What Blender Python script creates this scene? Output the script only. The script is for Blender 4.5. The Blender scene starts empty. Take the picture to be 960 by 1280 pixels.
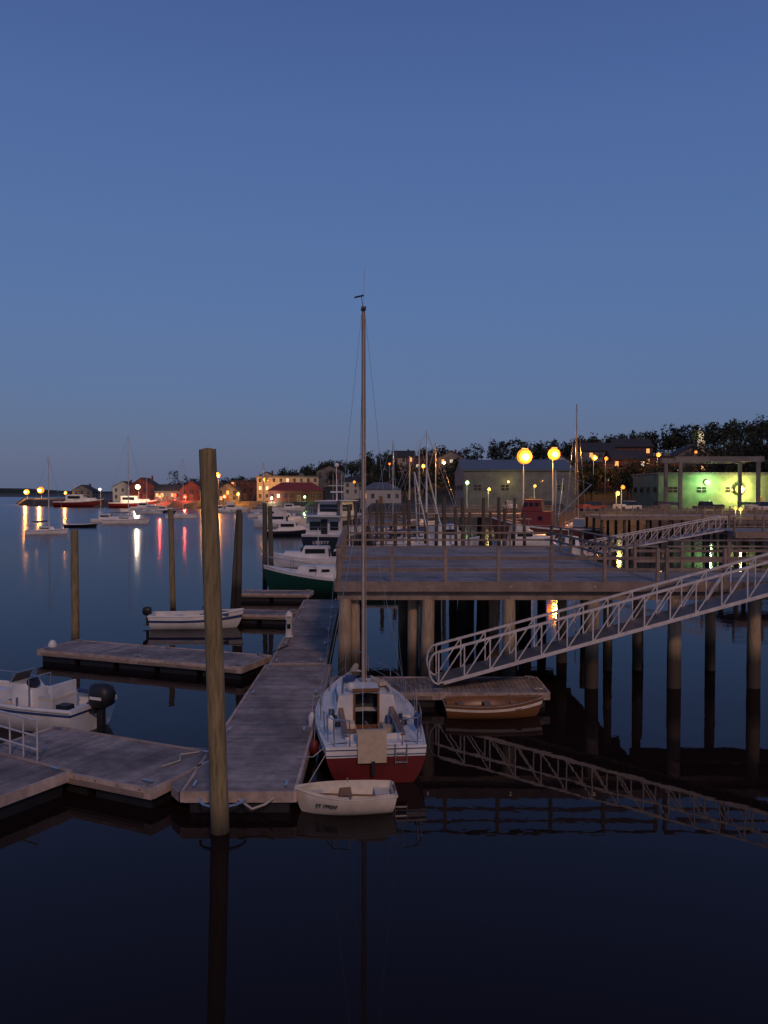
import bpy, math, random
from mathutils import Matrix, Vector
R = random.Random(7)
scene = bpy.context.scene
scene.view_settings.view_transform = 'Standard'
scene.view_settings.look = 'None'
scene.view_settings.exposure = 0

# ------------------------------------------------------------------ materials
MATS = {}
def nt_new(name):
    m = bpy.data.materials.new(name); m.use_nodes = True
    return m, m.node_tree.nodes, m.node_tree.links
def mat(name, col, rough=.6, var=.25, scale=4., bump=.15, metal=0., island=0., stretch=(1,1,1), wet=None, wetcol=(.02,.02,.018), blotch=0.):
    m, N, L = nt_new(name)
    b = N['Principled BSDF']
    tc = N.new('ShaderNodeTexCoord'); mp = N.new('ShaderNodeMapping')
    mp.inputs['Scale'].default_value = stretch
    L.new(tc.outputs['Object'], mp.inputs['Vector'])
    no = N.new('ShaderNodeTexNoise'); no.inputs['Scale'].default_value = scale
    no.inputs['Detail'].default_value = 5; no.inputs['Roughness'].default_value = .62
    L.new(mp.outputs[0], no.inputs['Vector'])
    mr = N.new('ShaderNodeMapRange'); mr.inputs[1].default_value = .25; mr.inputs[2].default_value = .75
    mr.inputs[3].default_value = 1-var; mr.inputs[4].default_value = 1+var
    L.new(no.outputs['Fac'], mr.inputs[0])
    fac = mr.outputs[0]
    if island:
        g = N.new('ShaderNodeNewGeometry'); r2 = N.new('ShaderNodeMapRange')
        r2.inputs[3].default_value = 1-island; r2.inputs[4].default_value = 1+island
        L.new(g.outputs['Random Per Island'], r2.inputs[0])
        mu = N.new('ShaderNodeMath'); mu.operation = 'MULTIPLY'
        L.new(fac, mu.inputs[0]); L.new(r2.outputs[0], mu.inputs[1]); fac = mu.outputs[0]
    if blotch:
        n2 = N.new('ShaderNodeTexNoise'); n2.inputs['Scale'].default_value = .55; n2.inputs['Detail'].default_value = 4
        L.new(tc.outputs['Object'], n2.inputs['Vector'])
        r3 = N.new('ShaderNodeMapRange'); r3.inputs[1].default_value = .35; r3.inputs[2].default_value = .65
        r3.inputs[3].default_value = 1-blotch; r3.inputs[4].default_value = 1+blotch*.5
        L.new(n2.outputs['Fac'], r3.inputs[0])
        mu = N.new('ShaderNodeMath'); mu.operation = 'MULTIPLY'
        L.new(fac, mu.inputs[0]); L.new(r3.outputs[0], mu.inputs[1]); fac = mu.outputs[0]
    vm = N.new('ShaderNodeVectorMath'); vm.operation = 'SCALE'
    vm.inputs[0].default_value = col; L.new(fac, vm.inputs['Scale'])
    out = vm.outputs[0]
    if wet is not None:
        sx = N.new('ShaderNodeSeparateXYZ'); L.new(tc.outputs['Object'], sx.inputs[0])
        ad = N.new('ShaderNodeMath'); ad.operation = 'MULTIPLY_ADD'
        L.new(no.outputs['Fac'], ad.inputs[0]); ad.inputs[1].default_value = -.7; L.new(sx.outputs['Z'], ad.inputs[2])
        r4 = N.new('ShaderNodeMapRange'); r4.inputs[1].default_value = wet-.75; r4.inputs[2].default_value = wet-.1
        L.new(ad.outputs[0], r4.inputs[0])
        mx = N.new('ShaderNodeMix'); mx.data_type = 'RGBA'
        mx.inputs['A'].default_value = (*wetcol, 1); L.new(out, mx.inputs['B']); L.new(r4.outputs[0], mx.inputs['Factor'])
        out = mx.outputs['Result']
    L.new(out, b.inputs['Base Color'])
    b.inputs['Roughness'].default_value = rough; b.inputs['Metallic'].default_value = metal
    if bump:
        bp = N.new('ShaderNodeBump'); bp.inputs['Strength'].default_value = bump; bp.inputs['Distance'].default_value = .03
        L.new(no.outputs['Fac'], bp.inputs['Height']); L.new(bp.outputs[0], b.inputs['Normal'])
    MATS[name] = m
    return name
def emis(name, col, s):
    m, N, L = nt_new(name)
    b = N['Principled BSDF']; b.inputs['Base Color'].default_value = (*col, 1)
    b.inputs['Emission Color'].default_value = (*col, 1); b.inputs['Emission Strength'].default_value = s
    MATS[name] = m; return name

mat('deck_wood', (.27,.225,.205), .8, .40, 3, .3, island=.17, stretch=(1,1,1), blotch=.42)
mat('pier_wood', (.23,.22,.22), .85, .3, 3, .3, island=.25, blotch=.35)
mat('timber', (.23,.17,.13), .85, .35, 3, .4, island=.2)
mat('edge_board', (.42,.32,.26), .8, .5, 2.5, .3, island=.2)
mat('pontoon', (.014,.013,.014), .55, .4, 3, .2)
mat('pile_wood', (.24,.18,.085), .85, .6, 5, 1., stretch=(3,3,.35), wet=.35, wetcol=(.03,.025,.015))
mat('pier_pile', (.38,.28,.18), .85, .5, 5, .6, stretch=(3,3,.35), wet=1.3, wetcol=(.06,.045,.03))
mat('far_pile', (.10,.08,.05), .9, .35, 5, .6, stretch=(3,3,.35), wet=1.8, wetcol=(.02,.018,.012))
mat('aluminium', (.56,.52,.50), .45, .25, 6, .05, metal=.3)
mat('steel', (.5,.5,.52), .3, .1, 6, 0, metal=.9)
mat('gelcoat', (.70,.68,.64), .35, .16, 2, .0, blotch=.16)
mat('gelcoat_cream', (.66,.58,.46), .5, .2, 3, .05, blotch=.14)
mat('red_paint', (.125,.010,.011), .5, .35, 3, .04)
mat('blue_paint', (.03,.06,.17), .5, .2, 3, 0)
mat('green_hull', (.008,.05,.035), .3, .1, 2, 0)
mat('navy_hull', (.010,.013,.022), .35, .15, 2, 0)
mat('black_rubber', (.015,.015,.017), .5, .2, 5, .05)
mat('glass_and_shade_dark', (.012,.015,.02), .12, .1, 2, 0)
mat('canvas', (.50,.40,.27), .85, .15, 8, .2)
mat('varnish', (.20,.085,.03), .35, .25, 4, .1, stretch=(1,6,6))
mat('mast_metal', (.34,.24,.17), .45, .15, 3, .03, metal=.15)
mat('rope', (.45,.40,.32), .9, .2, 20, .2)
mat('leaf', (.018,.026,.011), .85, .5, .2, 0, island=.5)
mat('bark', (.04,.03,.025), .9, .3, 3, .2)
mat('land', (.035,.038,.022), .95, .4, .08, .3)
mat('rock', (.06,.052,.045), .95, .4, .3, .5)
mat('asphalt', (.05,.05,.05), .9, .2, 1, .1)
mat('brick', (.12,.05,.038), .85, .25, 2, .1)
mat('clap_white', (.38,.36,.33), .7, .12, 1, .02)
mat('clap_cream', (.34,.29,.21), .7, .14, 1, .02)
mat('clap_grey', (.14,.14,.14), .7, .15, .6, .05, blotch=.25)
mat('clap_red', (.12,.035,.03), .75, .2, 1, .03)
mat('clap_green', (.12,.175,.125), .7, .15, .5, .05, blotch=.3)
mat('roof_dark', (.035,.035,.04), .85, .2, 1, .05)
mat('roof_metal', (.10,.11,.12), .5, .12, 1, .05)
mat('roof_red', (.20,.035,.035), .7, .12, 1, .05)
mat('trim', (.3,.29,.27), .6, .06, 2, 0)
emis('win_warm', (1,.50,.16), 1.0)
emis('win_cool', (.9,.82,.6), .6)
emis('lamp_orange', (1,.27,.025), 1.7)
emis('lamp_hot', (1,.62,.22), 6)
emis('lamp_white', (1,.80,.5), 6)
emis('lamp_red', (1,.06,.03), 4)
emis('lamp_green', (.55,1,.35), 2.5)
emis('lamp_yellow', (1,.55,.10), 2.0)

# ------------------------------------------------------------------ mesh builder
class MB:
    def __init__(s, M=None):
        s.v=[]; s.f=[]; s.m=[]; s.s=[]; s.M = M or Matrix()
    def add(s, vs, fs, mt, smooth=False):
        b=len(s.v)
        s.v += [tuple(s.M @ Vector(p)) for p in vs]
        for k,f in enumerate(fs):
            s.f.append([b+i for i in f]); s.m.append(mt[k] if isinstance(mt,list) else mt); s.s.append(smooth)
    def box(s, c, d, mt, rz=0., taper=1.):
        x,y,z=c; a,b,h=d[0]/2,d[1]/2,d[2]/2
        cs,sn=math.cos(rz),math.sin(rz)
        vs=[]
        for dz,k in ((-h,1),(h,taper)):
            for dx,dy in ((-a,-b),(a,-b),(a,b),(-a,b)):
                dx*=k; dy*=k
                vs.append((x+dx*cs-dy*sn,y+dx*sn+dy*cs,z+dz))
        s.add(vs,[(3,2,1,0),(4,5,6,7),(0,1,5,4),(1,2,6,5),(2,3,7,6),(3,0,4,7)],mt)
    def beam(s,p,q,w,h,mt):
        p=Vector(p);q=Vector(q);d=(q-p).normalized()
        up=Vector((0,0,1)) if abs(d.z)<.95 else Vector((1,0,0))
        sx=d.cross(up).normalized()*w/2; sz=sx.cross(d).normalized()*h/2
        vs=[]
        for o in (p,q):
            vs+=[o-sx-sz,o+sx-sz,o+sx+sz,o-sx+sz]
        s.add(vs,[(3,2,1,0),(4,5,6,7),(0,1,5,4),(1,2,6,5),(2,3,7,6),(3,0,4,7)],mt)
    def cyl(s,p,q,r,mt,r2=None,n=8,cap=True):
        r2=r if r2 is None else r2
        p=Vector(p);q=Vector(q);d=(q-p).normalized()
        up=Vector((0,0,1)) if abs(d.z)<.95 else Vector((1,0,0))
        a=d.cross(up).normalized(); b=a.cross(d)
        vs=[]
        for o,rr in ((p,r),(q,r2)):
            for i in range(n):
                t=2*math.pi*i/n; vs.append(o+a*rr*math.cos(t)+b*rr*math.sin(t))
        fs=[(i,(i+1)%n,n+(i+1)%n,n+i) for i in range(n)]
        s.add(vs,fs,mt,True)
        if cap: s.add(vs,[tuple(range(n-1,-1,-1)),tuple(range(n,2*n))],mt)
    def tube(s,pts,r,mt,n=6):
        for a,b in zip(pts[:-1],pts[1:]): s.cyl(a,b,r,mt,n=n)
    def loft(s,rings,mt,smooth=True,cap=True):
        n=len(rings[0]); vs=[p for r in rings for p in r]; fs=[]
        for k in range(len(rings)-1):
            for i in range(n):
                j=(i+1)%n; fs.append((k*n+i,k*n+j,(k+1)*n+j,(k+1)*n+i))
        s.add(vs,fs,mt,smooth)
        if cap: s.add(vs,[tuple(range(n-1,-1,-1)),tuple(range((len(rings)-1)*n,len(rings)*n))],mt)
    def ell(s,c,rx,ry,z,n=14,p=1.):
        o=[]
        for i in range(n):
            t=2*math.pi*i/n; cx=math.cos(t); sy=math.sin(t)
            o.append((c[0]+rx*math.copysign(abs(cx)**p,cx),c[1]+ry*math.copysign(abs(sy)**p,sy),z))
        return o
    def sphere(s,c,r,mt,n=10,m=6,sz=1.):
        rings=[]
        for k in range(1,m):
            a=math.pi*k/m; rings.append(s.ell(c,r*math.sin(a),r*math.sin(a),c[2]-r*sz*math.cos(a),n))
        s.loft(rings,mt)
    def build(s,name,parent=None):
        me=bpy.data.meshes.new(name); me.from_pydata(s.v,[],s.f)
        names=sorted(set(s.m)); idx={k:i for i,k in enumerate(names)}
        for k in names: me.materials.append(MATS[k])
        me.polygons.foreach_set('material_index',[idx[k] for k in s.m])
        me.polygons.foreach_set('use_smooth',s.s); me.update()
        o=bpy.data.objects.new(name,me); scene.collection.objects.link(o)
        if parent: o.parent=parent
        return o
def empty(name,loc=(0,0,0),head=0.):
    e=bpy.data.objects.new(name,None); scene.collection.objects.link(e)
    e.location=loc; e.rotation_euler=(0,0,math.radians(head)); e.empty_display_size=.3
    return e

# ------------------------------------------------------------------ boats
def bshape(t,tr):
    if t<.4: return tr+(1-tr)*math.sin(math.pi/2*t/.4)
    u=(t-.4)/.6; return max(0,(1-u**2.1))**.95
def hull(mb,L,B,zs,draft,bands,tr=.75,rise=.4,rake=.6,n=18,m=12,deck=None,cock=None,inner=None,floor=.12,rim=None,rimr=.03,camber=.05):
    lim=[b[0] for b in bands]
    S=sorted(set([i/m for i in range(m+1)]+[l for l in lim if l<=1]))
    T=[i/n for i in range(n+1)]
    def sheer(t): return zs*(1+rise*max(0,(t-.3)/.7)**2+.04*(1-t))
    def pt(t,s,sg,k=1.,dz=0.):
        b=bshape(t,tr)*B/2*k; h=sheer(t)
        y=b*math.sin(math.pi/2*s)**.85; z=-draft+(h+draft)*(1-math.cos(math.pi/2*s))
        x=L*t-rake*((1-s)**1.4)*max(0,(t-.45)/.55)**2-(.12*(1-s) if t==0 else 0)*-1
        return (x,sg*y,max(z+dz,floor) if dz else z)
    def bm(s):
        for l,mt in bands:
            if s<=l+1e-6: return mt
        return bands[-1][1]
    ns=len(S)
    for sg in (1,-1):
        vs=[pt(t,s,sg) for t in T for s in S]; fs=[];ms=[]
        for i in range(n):
            for j in range(ns-1):
                fs.append((i*ns+j,(i+1)*ns+j,(i+1)*ns+j+1,i*ns+j+1)); ms.append(bm((S[j]+S[j+1])/2))
        mb.add(vs,fs,ms,True)
        if inner:
            vs=[pt(t,s,sg,.93,.05) for t in T for s in S]
            mb.add([(p[0]*.985+.03,p[1],p[2]) for p in vs],fs,inner,True)
    vs=[pt(0,s,sg) for s in S for sg in (1,-1)]
    mb.add(vs,[(2*j,2*j+2,2*j+3,2*j+1) for j in range(ns-1)],[bm((S[j]+S[j+1])/2) for j in range(ns-1)])
    if inner:
        vs=[pt(0,s,sg,.93,.05) for s in S for sg in (1,-1)]
        mb.add([(p[0]+.04,p[1],p[2]) for p in vs],[(2*j,2*j+2,2*j+3,2*j+1) for j in range(ns-1)],inner)
    if rim:
        for sg in (1,-1):
            mb.tube([(pt(t,1,sg,.975)[0],pt(t,1,sg,.975)[1],sheer(t)) for t in T],rimr,rim,6)
        mb.beam(pt(0,1,1),pt(0,1,-1),rimr*2,rimr*2,rim)
    if deck:
        for i in range(n):
            a,b=T[i],T[i+1]; c=(a+b)/2
            w=cock[2] if (cock and cock[0]<=c<=cock[1]) else 0
            for sg in (1,-1):
                pa,pb=pt(a,1,sg),pt(b,1,sg)
                mb.add([pa,pb,(pb[0],sg*w,pb[2]+(camber if pb[1] else 0)),(pa[0],sg*w,pa[2]+camber)],[(0,1,2,3)],deck)
    return sheer, pt
def ring_cabin(mb,x0,x1,w0,w1,z0,z1,mt,slope=.12,top=None):
    def r(z,k):
        return [(x0+slope*k*.6,-w0+slope*k*.5,z),(x1-slope*k*2,-w1+slope*k*.5,z),(x1-slope*k*2,w1-slope*k*.5,z),(x0+slope*k*.6,w0-slope*k*.5,z)]
    a,b=r(z0,0),r(z1,1)
    mb.add(a+b,[(0,1,5,4),(1,2,6,5),(2,3,7,6),(3,0,4,7)],mt)
    c=[(b[0][0],0,z1+.06),(b[1][0],0,z1+.06)]
    mb.add(b+c,[(0,1,5,4),(4,5,2,3),(0,4,3),(1,2,5)],top or mt)
def outboard(mb,x,y,z,s=1.):
    rings=[mb.ell((x-.05*s,y),.16*s,.13*s,z,12,.7),mb.ell((x-.06*s,y),.26*s,.19*s,z+.06*s,12,.7),mb.ell((x-.08*s,y),.28*s,.2*s,z+.3*s,12,.7),
           mb.ell((x-.06*s,y),.24*s,.17*s,z+.45*s,12,.7),mb.ell((x-.04*s,y),.12*s,.09*s,z+.5*s,12,.7)]
    mb.loft(rings,'black_rubber')
    mb.box((x-.05*s,y,z-.3*s),(.16*s,.09*s,.65*s),'black_rubber')
    mb.box((x-.1*s,y,z-.6*s),(.4*s,.2*s,.02),'black_rubber')
    mb.box((x+.12*s,y,z-.02),(.2*s,.24*s,.22*s),'black_rubber')
    mb.box((x-.08*s,y+.203*s,z+.22*s),(.3*s,.01,.06*s),'gelcoat')

# ---- near sailboat
def main_sailboat():
    e=empty('sailboat',(-.17,17.7,0),96.0)
    mb=MB(); L=6.8
    sheer,pt=hull(mb,L,2.62,.80,.35,[(.50,'red_paint'),(.88,'red_paint'),(.895,'gelcoat'),(.91,'blue_paint'),(.965,'gelcoat'),(.98,'blue_paint'),(1,'gelcoat')],tr=.86,rise=.35,rake=.9,n=24,m=14,
        deck='gelcoat',cock=(.06,.40,.62),rim='gelcoat',rimr=.028)
    mb.build('hull',e)
    mb=MB()
    x0,x1=.42,2.72
    for sg in (1,-1):
        mb.box(((x0+x1)/2,sg*.65,.80),(x1-x0,.05,.34),'gelcoat')
        mb.box(((x0+x1)/2,sg*.65,.99),(x1-x0+.1,.11,.035),'varnish')
        mb.box(((x0+x1)/2,sg*.46,.58),(x1-x0,.33,.05),'gelcoat')
        for k in range(5):
            mb.box(((x0+x1)/2,sg*(.34+k*.062),.615),(x1-x0-.15,.05,.02),'varnish')
        mb.box(((x0+x1)/2,sg*.30,.42),(x1-x0,.03,.33),'gelcoat')
        mb.cyl((1.35,sg*.80,.93),(1.35,sg*.80,1.06),.075,'black_rubber',.055,n=12)
        mb.cyl((1.35,sg*.80,1.06),(1.35,sg*.80,1.10),.06,'steel',n=12)
        mb.box((2.1,sg*.8,.92),(.3,.06,.06),'black_rubber')
    mb.box(((x0+x1)/2,0,.26),(x1-x0,.62,.04),'deck_wood')
    mb.box((x0,0,.66),(.05,1.35,.70),'gelcoat')
    mb.box((x0-.18,0,.87),(.34,1.3,.04),'gelcoat')
    mb.tube([(.1,0,1.0),(.7,.05,1.02),(1.5,.12,.98)],.025,'varnish',8)
    mb.build('cockpit',e)
    mb=MB()
    st=[(2.72,.78,.9,1.30),(3.6,.80,.92,1.33),(4.4,.70,.95,1.32),(4.95,.55,1.0,1.24),(5.3,.42,1.03,1.10)]
    for a,b in zip(st[:-1],st[1:]):
        for sg in (1,-1):
            mb.add([(a[0],sg*a[1],a[2]-.1),(b[0],sg*b[1],b[2]-.1),(b[0],sg*(b[1]-.07),b[3]),(a[0],sg*(a[1]-.07),a[3])],[(0,1,2,3)],'gelcoat',False)
            mb.add([(a[0],sg*(a[1]-.07),a[3]),(b[0],sg*(b[1]-.07),b[3]),(b[0],0,b[3]+.08),(a[0],0,a[3]+.08)],[(0,1,2,3)],'gelcoat',False)
    b=st[-1]; mb.add([(b[0],-b[1],b[2]-.15),(b[0],b[1],b[2]-.15),(b[0],b[1]-.07,b[3]),(b[0],0,b[3]+.08),(b[0],-b[1]+.07,b[3])],[(0,1,2,3,4)],'gelcoat')
    for sg in (1,-1):
        mb.add([(2.72,sg*.29,.3),(2.72,sg*.78,.3),(2.72,sg*.78,.8),(2.72,sg*.71,1.30),(2.72,sg*.29,1.345)],[(0,1,2,3,4)],'gelcoat')
        mb.box((2.70,sg*.31,.87),(.05,.05,.98),'varnish')
        for k in range(2):
            mb.beam((2.95+k*.8,sg*.745,1.16),(3.55+k*.75,sg*(.735-k*.04),1.17),.02,.14,'glass_and_shade_dark')
        mb.beam((2.8,sg*.6,1.385),(4.4,sg*.5,1.40),.035,.04,'varnish')
    mb.add([(3.2,-.29,.3),(3.2,.29,.3),(3.2,.29,1.38),(3.2,-.29,1.38),(2.72,-.29,.3),(2.72,.29,.3),(2.72,.29,1.38),(2.72,-.29,1.38)],[(0,1,2,3),(0,4,7,3),(1,5,6,2)],'glass_and_shade_dark')  # open companionway, no glass: dark colour stands for the shade inside
    mb.box((2.71,0,.42),(.04,.6,.28),'varnish')
    mb.box((3.15,0,1.43),(.85,.68,.05),'gelcoat'); mb.box((2.74,0,1.44),(.05,.7,.07),'varnish')
    mb.box((4.55,0,1.43),(.5,.5,.06),'glass_and_shade_dark')
    mb.box((5.75,0,1.02),(.4,.42,.06),'gelcoat')
    mb.build('cabin',e)
    mb=MB()
    mb.box((-.06,.10,.86),(.07,.64,.70),'canvas'); mb.box((-.11,.08,.40),(.06,.08,.3),'black_rubber')
    mb.box((-.04,.10,1.225),(.12,.66,.035),'canvas')
    for k in range(2):
        mb.cyl((-.04,-.42-k*.26,.45),(-.04,-.42-k*.26,.9),.015,'steel')
    for k in range(2): mb.box((-.05,-.55,.5+k*.2),(.05,.26,.03),'steel')
    mb.build('rudder_and_ladder',e)
    mb=MB()
    mx=3.62
    mb.loft([mb.ell((mx,0),.075,.055,1.36,12),mb.ell((mx+.0,0),.075,.055,6,12),mb.ell((mx-.04,0),.065,.05,11.15,12),mb.ell((mx-.04,0),.05,.04,11.35,12)],'mast_metal')
    mb.box((mx,0,1.42),(.25,.2,.06),'steel')
    mb.box((mx-.06,0,11.36),(.25,.12,.07),'black_rubber')
    mb.cyl((mx-.04,.0,11.3),(mx-.04,-.03,12.45),.007,'steel')
    mb.cyl((mx+.02,0,11.35),(mx+.02,.05,11.7),.008,'black_rubber'); mb.beam((mx-.1,.0,11.7),(mx+.15,.22,11.7),.02,.04,'black_rubber')
    for sg in (1,-1):
        mb.cyl((mx,sg*1.12,.95),(mx-.03,sg*.05,11.2),.006,'steel',n=5)
        mb.cyl((mx-.5,sg*1.14,.92),(mx,sg*.05,6.3),.005,'steel',n=5)
        mb.cyl((mx+.45,sg*1.08,.95),(mx,sg*.05,6.3),.005,'steel',n=5)
    mb.cyl((.05,.3,.9),(mx-.06,0,11.25),.005,'steel',n=5)
    mb.cyl((L-.1,0,1.12),(mx+.03,0,11.1),.006,'steel',n=5)
    mb.cyl((mx-.09,.02,1.5),(mx-.09,.02,11.1),.008,'rope',n=5); mb.cyl((mx-.07,-.07,1.5),(mx-.07,-.05,11.1),.007,'rope',n=5)
    mb.build('mast_and_rigging',e)
    mb=MB()
    r=.014
    mb.tube([(1.0,1.14,1.42),(.45,1.08,1.45),(.08,.95,1.45),(0,.6,1.45)],r,'steel'); mb.tube([(1.0,-1.14,1.42),(.45,-1.08,1.45),(.08,-.95,1.45),(0,-.6,1.45)],r,'steel')
    for sg in (1,-1):
        for x,y in ((1.0,1.14),(.45,1.08),(.08,.95),(0.,.6)): mb.cyl((x,sg*y*.98,.84),(x,sg*y,1.43),r,'steel')
        P=[(1.0,1.14,1.42),(2.2,1.18,1.44),(3.5,1.12,1.48),(4.8,.86,1.52),(6.1,.34,1.6)]
        for (x,y,z) in P[1:4]: mb.cyl((x,sg*y,z-.6),(x,sg*y,z),r,'steel')
        mb.tube([(x,sg*y,z) for x,y,z in P],.006,'steel',5); mb.tube([(x,sg*y,z-.28) for x,y,z in P],.006,'steel',5)
        mb.cyl((6.1,sg*.34,1.05),(6.1,sg*.34,1.6),r,'steel'); mb.tube([(6.1,sg*.34,1.6),(6.75,sg*.1,1.65),(6.85,0,1.65)],r,'steel')
    mb.build('pulpit_rails',e)
    mb=MB()
    def fender(x,y,z,mt,ln=.42,r=.1):
        mb.loft([mb.ell((x,y),.03,.03,z-ln/2-.04),mb.ell((x,y),r,r,z-ln/2+.05),mb.ell((x,y),r,r,z+ln/2-.05),mb.ell((x,y),.03,.03,z+ln/2+.05)],mt); mb.cyl((x,y,z+ln/2),(x,y*.97,z+.75),.008,'rope',n=5)
    fender(1.2,1.36,.5,'red_paint',.30,.11); fender(3.1,1.38,.55,'gelcoat'); fender(.9,-1.05,1.15,'blue_paint',.3,.08); fender(.9,.98,1.12,'gelcoat',.3,.09)
    mb.box((1.9,-.46,.70),(.5,.26,.14),'canvas'); mb.box((2.3,.46,.69),(.35,.25,.12),'gelcoat_cream'); mb.box((1.0,.45,.67),(.3,.2,.09),'black_rubber')
    mb.box((2.0,-.93,.98),(.4,.2,.1),'gelcoat_cream'); mb.box((2.35,.9,.97),(.5,.14,.09),'black_rubber')
    mb.sphere((2.9,.38,1.5),.12,'gelcoat'); mb.box((3.5,-.4,1.46),(.5,.22,.1),'canvas',.4); mb.box((4.0,.35,1.45),(.4,.25,.1),'blue_paint',-.3)
    mb.loft([mb.ell((2.1,-.5),.15,.1,.78,12),mb.ell((2.12,-.5),.13,.09,.88,12),mb.ell((2.1,-.48),.06,.05,.95,12)],'blue_paint')
    mb.tube([(5.1,.3,1.2),(5.6,.2,1.22),(6.1,.1,1.22),(6.5,0,1.25)],.09,'canvas',8)
    for k in range(3):
        pts=[(5.5+.18*math.cos(a),-.2+.18*math.sin(a),1.1+k*.025) for a in [i*math.pi/6 for i in range(13)]]
        mb.tube(pts,.014,'rope',5)
    mb.tube([(.3,1.05,.85),(.2,1.4,.6),(.5,1.75,.5)],.012,'rope',5); mb.tube([(6.3,.2,1.05),(5.9,.9,.6),(5.8,1.3,.5)],.012,'rope',5)
    mb.build('gear',e)
main_sailboat()

def text_on(parent,body,size,loc,rot,m):
    c=bpy.data.curves.new('lettering','FONT'); c.body=body; c.size=size; c.extrude=.002; c.offset=.002
    o=bpy.data.objects.new('lettering',c); scene.collection.objects.link(o); c.materials.append(MATS[m])
    o.parent=parent; o.location=loc; o.rotation_euler=[math.radians(a) for a in rot]

# ---- dinghy
e=empty('dinghy',(.22,16.4,0),186)
mb=MB(); hull(mb,2.05,1.05,.36,.08,[(.93,'gelcoat_cream'),(1,'gelcoat_cream')],tr=.78,rise=.35,rake=.25,n=16,m=10,inner='gelcoat_cream',floor=.08,rim='gelcoat_cream',rimr=.02)
mb.build('hull',e)
mb=MB(); mb.box((.25,0,.27),(.3,.78,.03),'gelcoat_cream'); mb.box((1.0,0,.27),(.24,.95,.03),'varnish'); mb.box((1.62,0,.32),(.28,.45,.03),'gelcoat_cream')
mb.box((.0,0,.36),(.04,.3,.12),'varnish'); mb.cyl((.95,.5,.38),(.95,.5,.46),.02,'steel'); mb.cyl((.95,-.5,.38),(.95,-.5,.46),.02,'steel')
mb.cyl((.4,.22,.34),(1.8,.12,.4),.02,'varnish'); mb.tube([(2.03,0,.45),(1.9,-.4,.2),(1.4,-1.0,.8)],.01,'rope',5)
mb.build('seats_and_oars',e)
text_on(e,'ET 1990AF',.10,(1.63,.37,.21),(90,0,161),'black_rubber')

# ---- wooden rowboat beside the finger float
e=empty('rowboat',(1.75,23.15,0),2)
mb=MB(); hull(mb,2.9,1.15,.38,.1,[(.8,'varnish'),(.9,'gelcoat_cream'),(1,'varnish')],tr=.6,rise=.4,rake=.35,n=16,m=10,inner='varnish',floor=.1,rim='timber',rimr=.025)
for x in (.5,1.3,2.1): mb.box((x,0,.30),(.2,.9,.03),'timber')
mb.build('hull',e)

# ---- centre console motorboat at the left
e=empty('motorboat',(-7.95,21.75,0),158)
mb=MB(); hull(mb,5.3,2.05,.68,.25,[(.35,'navy_hull'),(.9,'gelcoat'),(.95,'blue_paint'),(1,'gelcoat')],tr=.86,rise=.45,rake=.8,n=18,m=12,inner='gelcoat',floor=.3,rim='gelcoat',rimr=.06); mb.build('hull',e)
mb=MB()
mb.loft([mb.ell((2.3,0),.45,.36,.3,16,.5),mb.ell((2.3,0),.42,.34,.95,16,.5),mb.ell((2.4,0),.3,.32,1.15,16,.5)],'gelcoat')
mb.add([(2.65,-.33,1.15),(2.65,.33,1.15),(2.45,.3,1.42),(2.45,-.3,1.42)],[(0,1,2,3)],'glass_and_shade_dark')
mb.tube([(2.66,-.35,1.15),(2.44,-.32,1.45),(2.44,.32,1.45),(2.66,.35,1.15)],.015,'steel')
mb.tube([(1.9,-.4,.5),(1.9,-.4,1.35),(1.9,.4,1.35),(1.9,.4,.5)],.018,'steel')
mb.box((1.25,0,.55),(.5,.9,.5),'gelcoat'); mb.box((1.25,0,.84),(.52,.92,.08),'gelcoat_cream'); mb.box((1.05,0,1.05),(.08,.9,.35),'gelcoat')
mb.box((.22,0,.62),(.4,1.7,.12),'gelcoat'); mb.box((.4,.62,.75),(.35,.3,.16),'black_rubber'); mb.box((.35,-.6,.74),(.3,.35,.14),'gelcoat_cream')
mb.cyl((2.1,.1,1.12),(1.98,.1,1.2),.17,'black_rubber',n=14)
mb.box((3.7,0,.62),(.7,1.1,.3),'gelcoat',taper=.85); mb.box((2.9,.5,.5),(.5,.35,.3),'gelcoat_cream'); mb.box((.9,-.75,.85),(.5,.2,.12),'blue_paint')
P=[(2.9,1.0,1.0),(3.8,.85,1.12),(4.7,.45,1.22),(5.2,0,1.28)]
for sg in (1,-1):
    mb.tube([(x,sg*y,z) for x,y,z in P],.016,'steel')
    for x,y,z in P[:3]: mb.cyl((x,sg*y*.98,z-.3),(x,sg*y,z),.014,'steel')
    mb.cyl((1.7,sg*1.0,.7),(1.7,sg*1.0,.98),.03,'steel')
mb.build('console_and_seats',e)
mb=MB(); outboard(mb,-.20,0,.68,1.3); mb.build('outboard_motor',e)

# ---- open skiff
e=empty('skiff',(-11.2,38.4,0),3)
mb=MB(); hull(mb,4.4,1.7,.62,.15,[(.3,'navy_hull'),(.75,'gelcoat'),(.85,'blue_paint'),(1,'gelcoat')],tr=.85,rise=.4,rake=.6,n=14,m=10,inner='gelcoat',floor=.2,rim='gelcoat',rimr=.04)
mb.box((1.2,0,.5),(.35,1.4,.08),'gelcoat'); mb.box((2.4,0,.52),(.35,1.4,.08),'blue_paint'); mb.box((3.3,0,.7),(.9,1.1,.08),'blue_paint')
mb.add([(2.75,-.6,.72),(2.75,.6,.72),(2.5,.55,1.05),(2.5,-.55,1.05)],[(0,1,2,3)],'glass_and_shade_dark'); outboard(mb,-.15,0,.62,.8); mb.build('hull',e)

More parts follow.
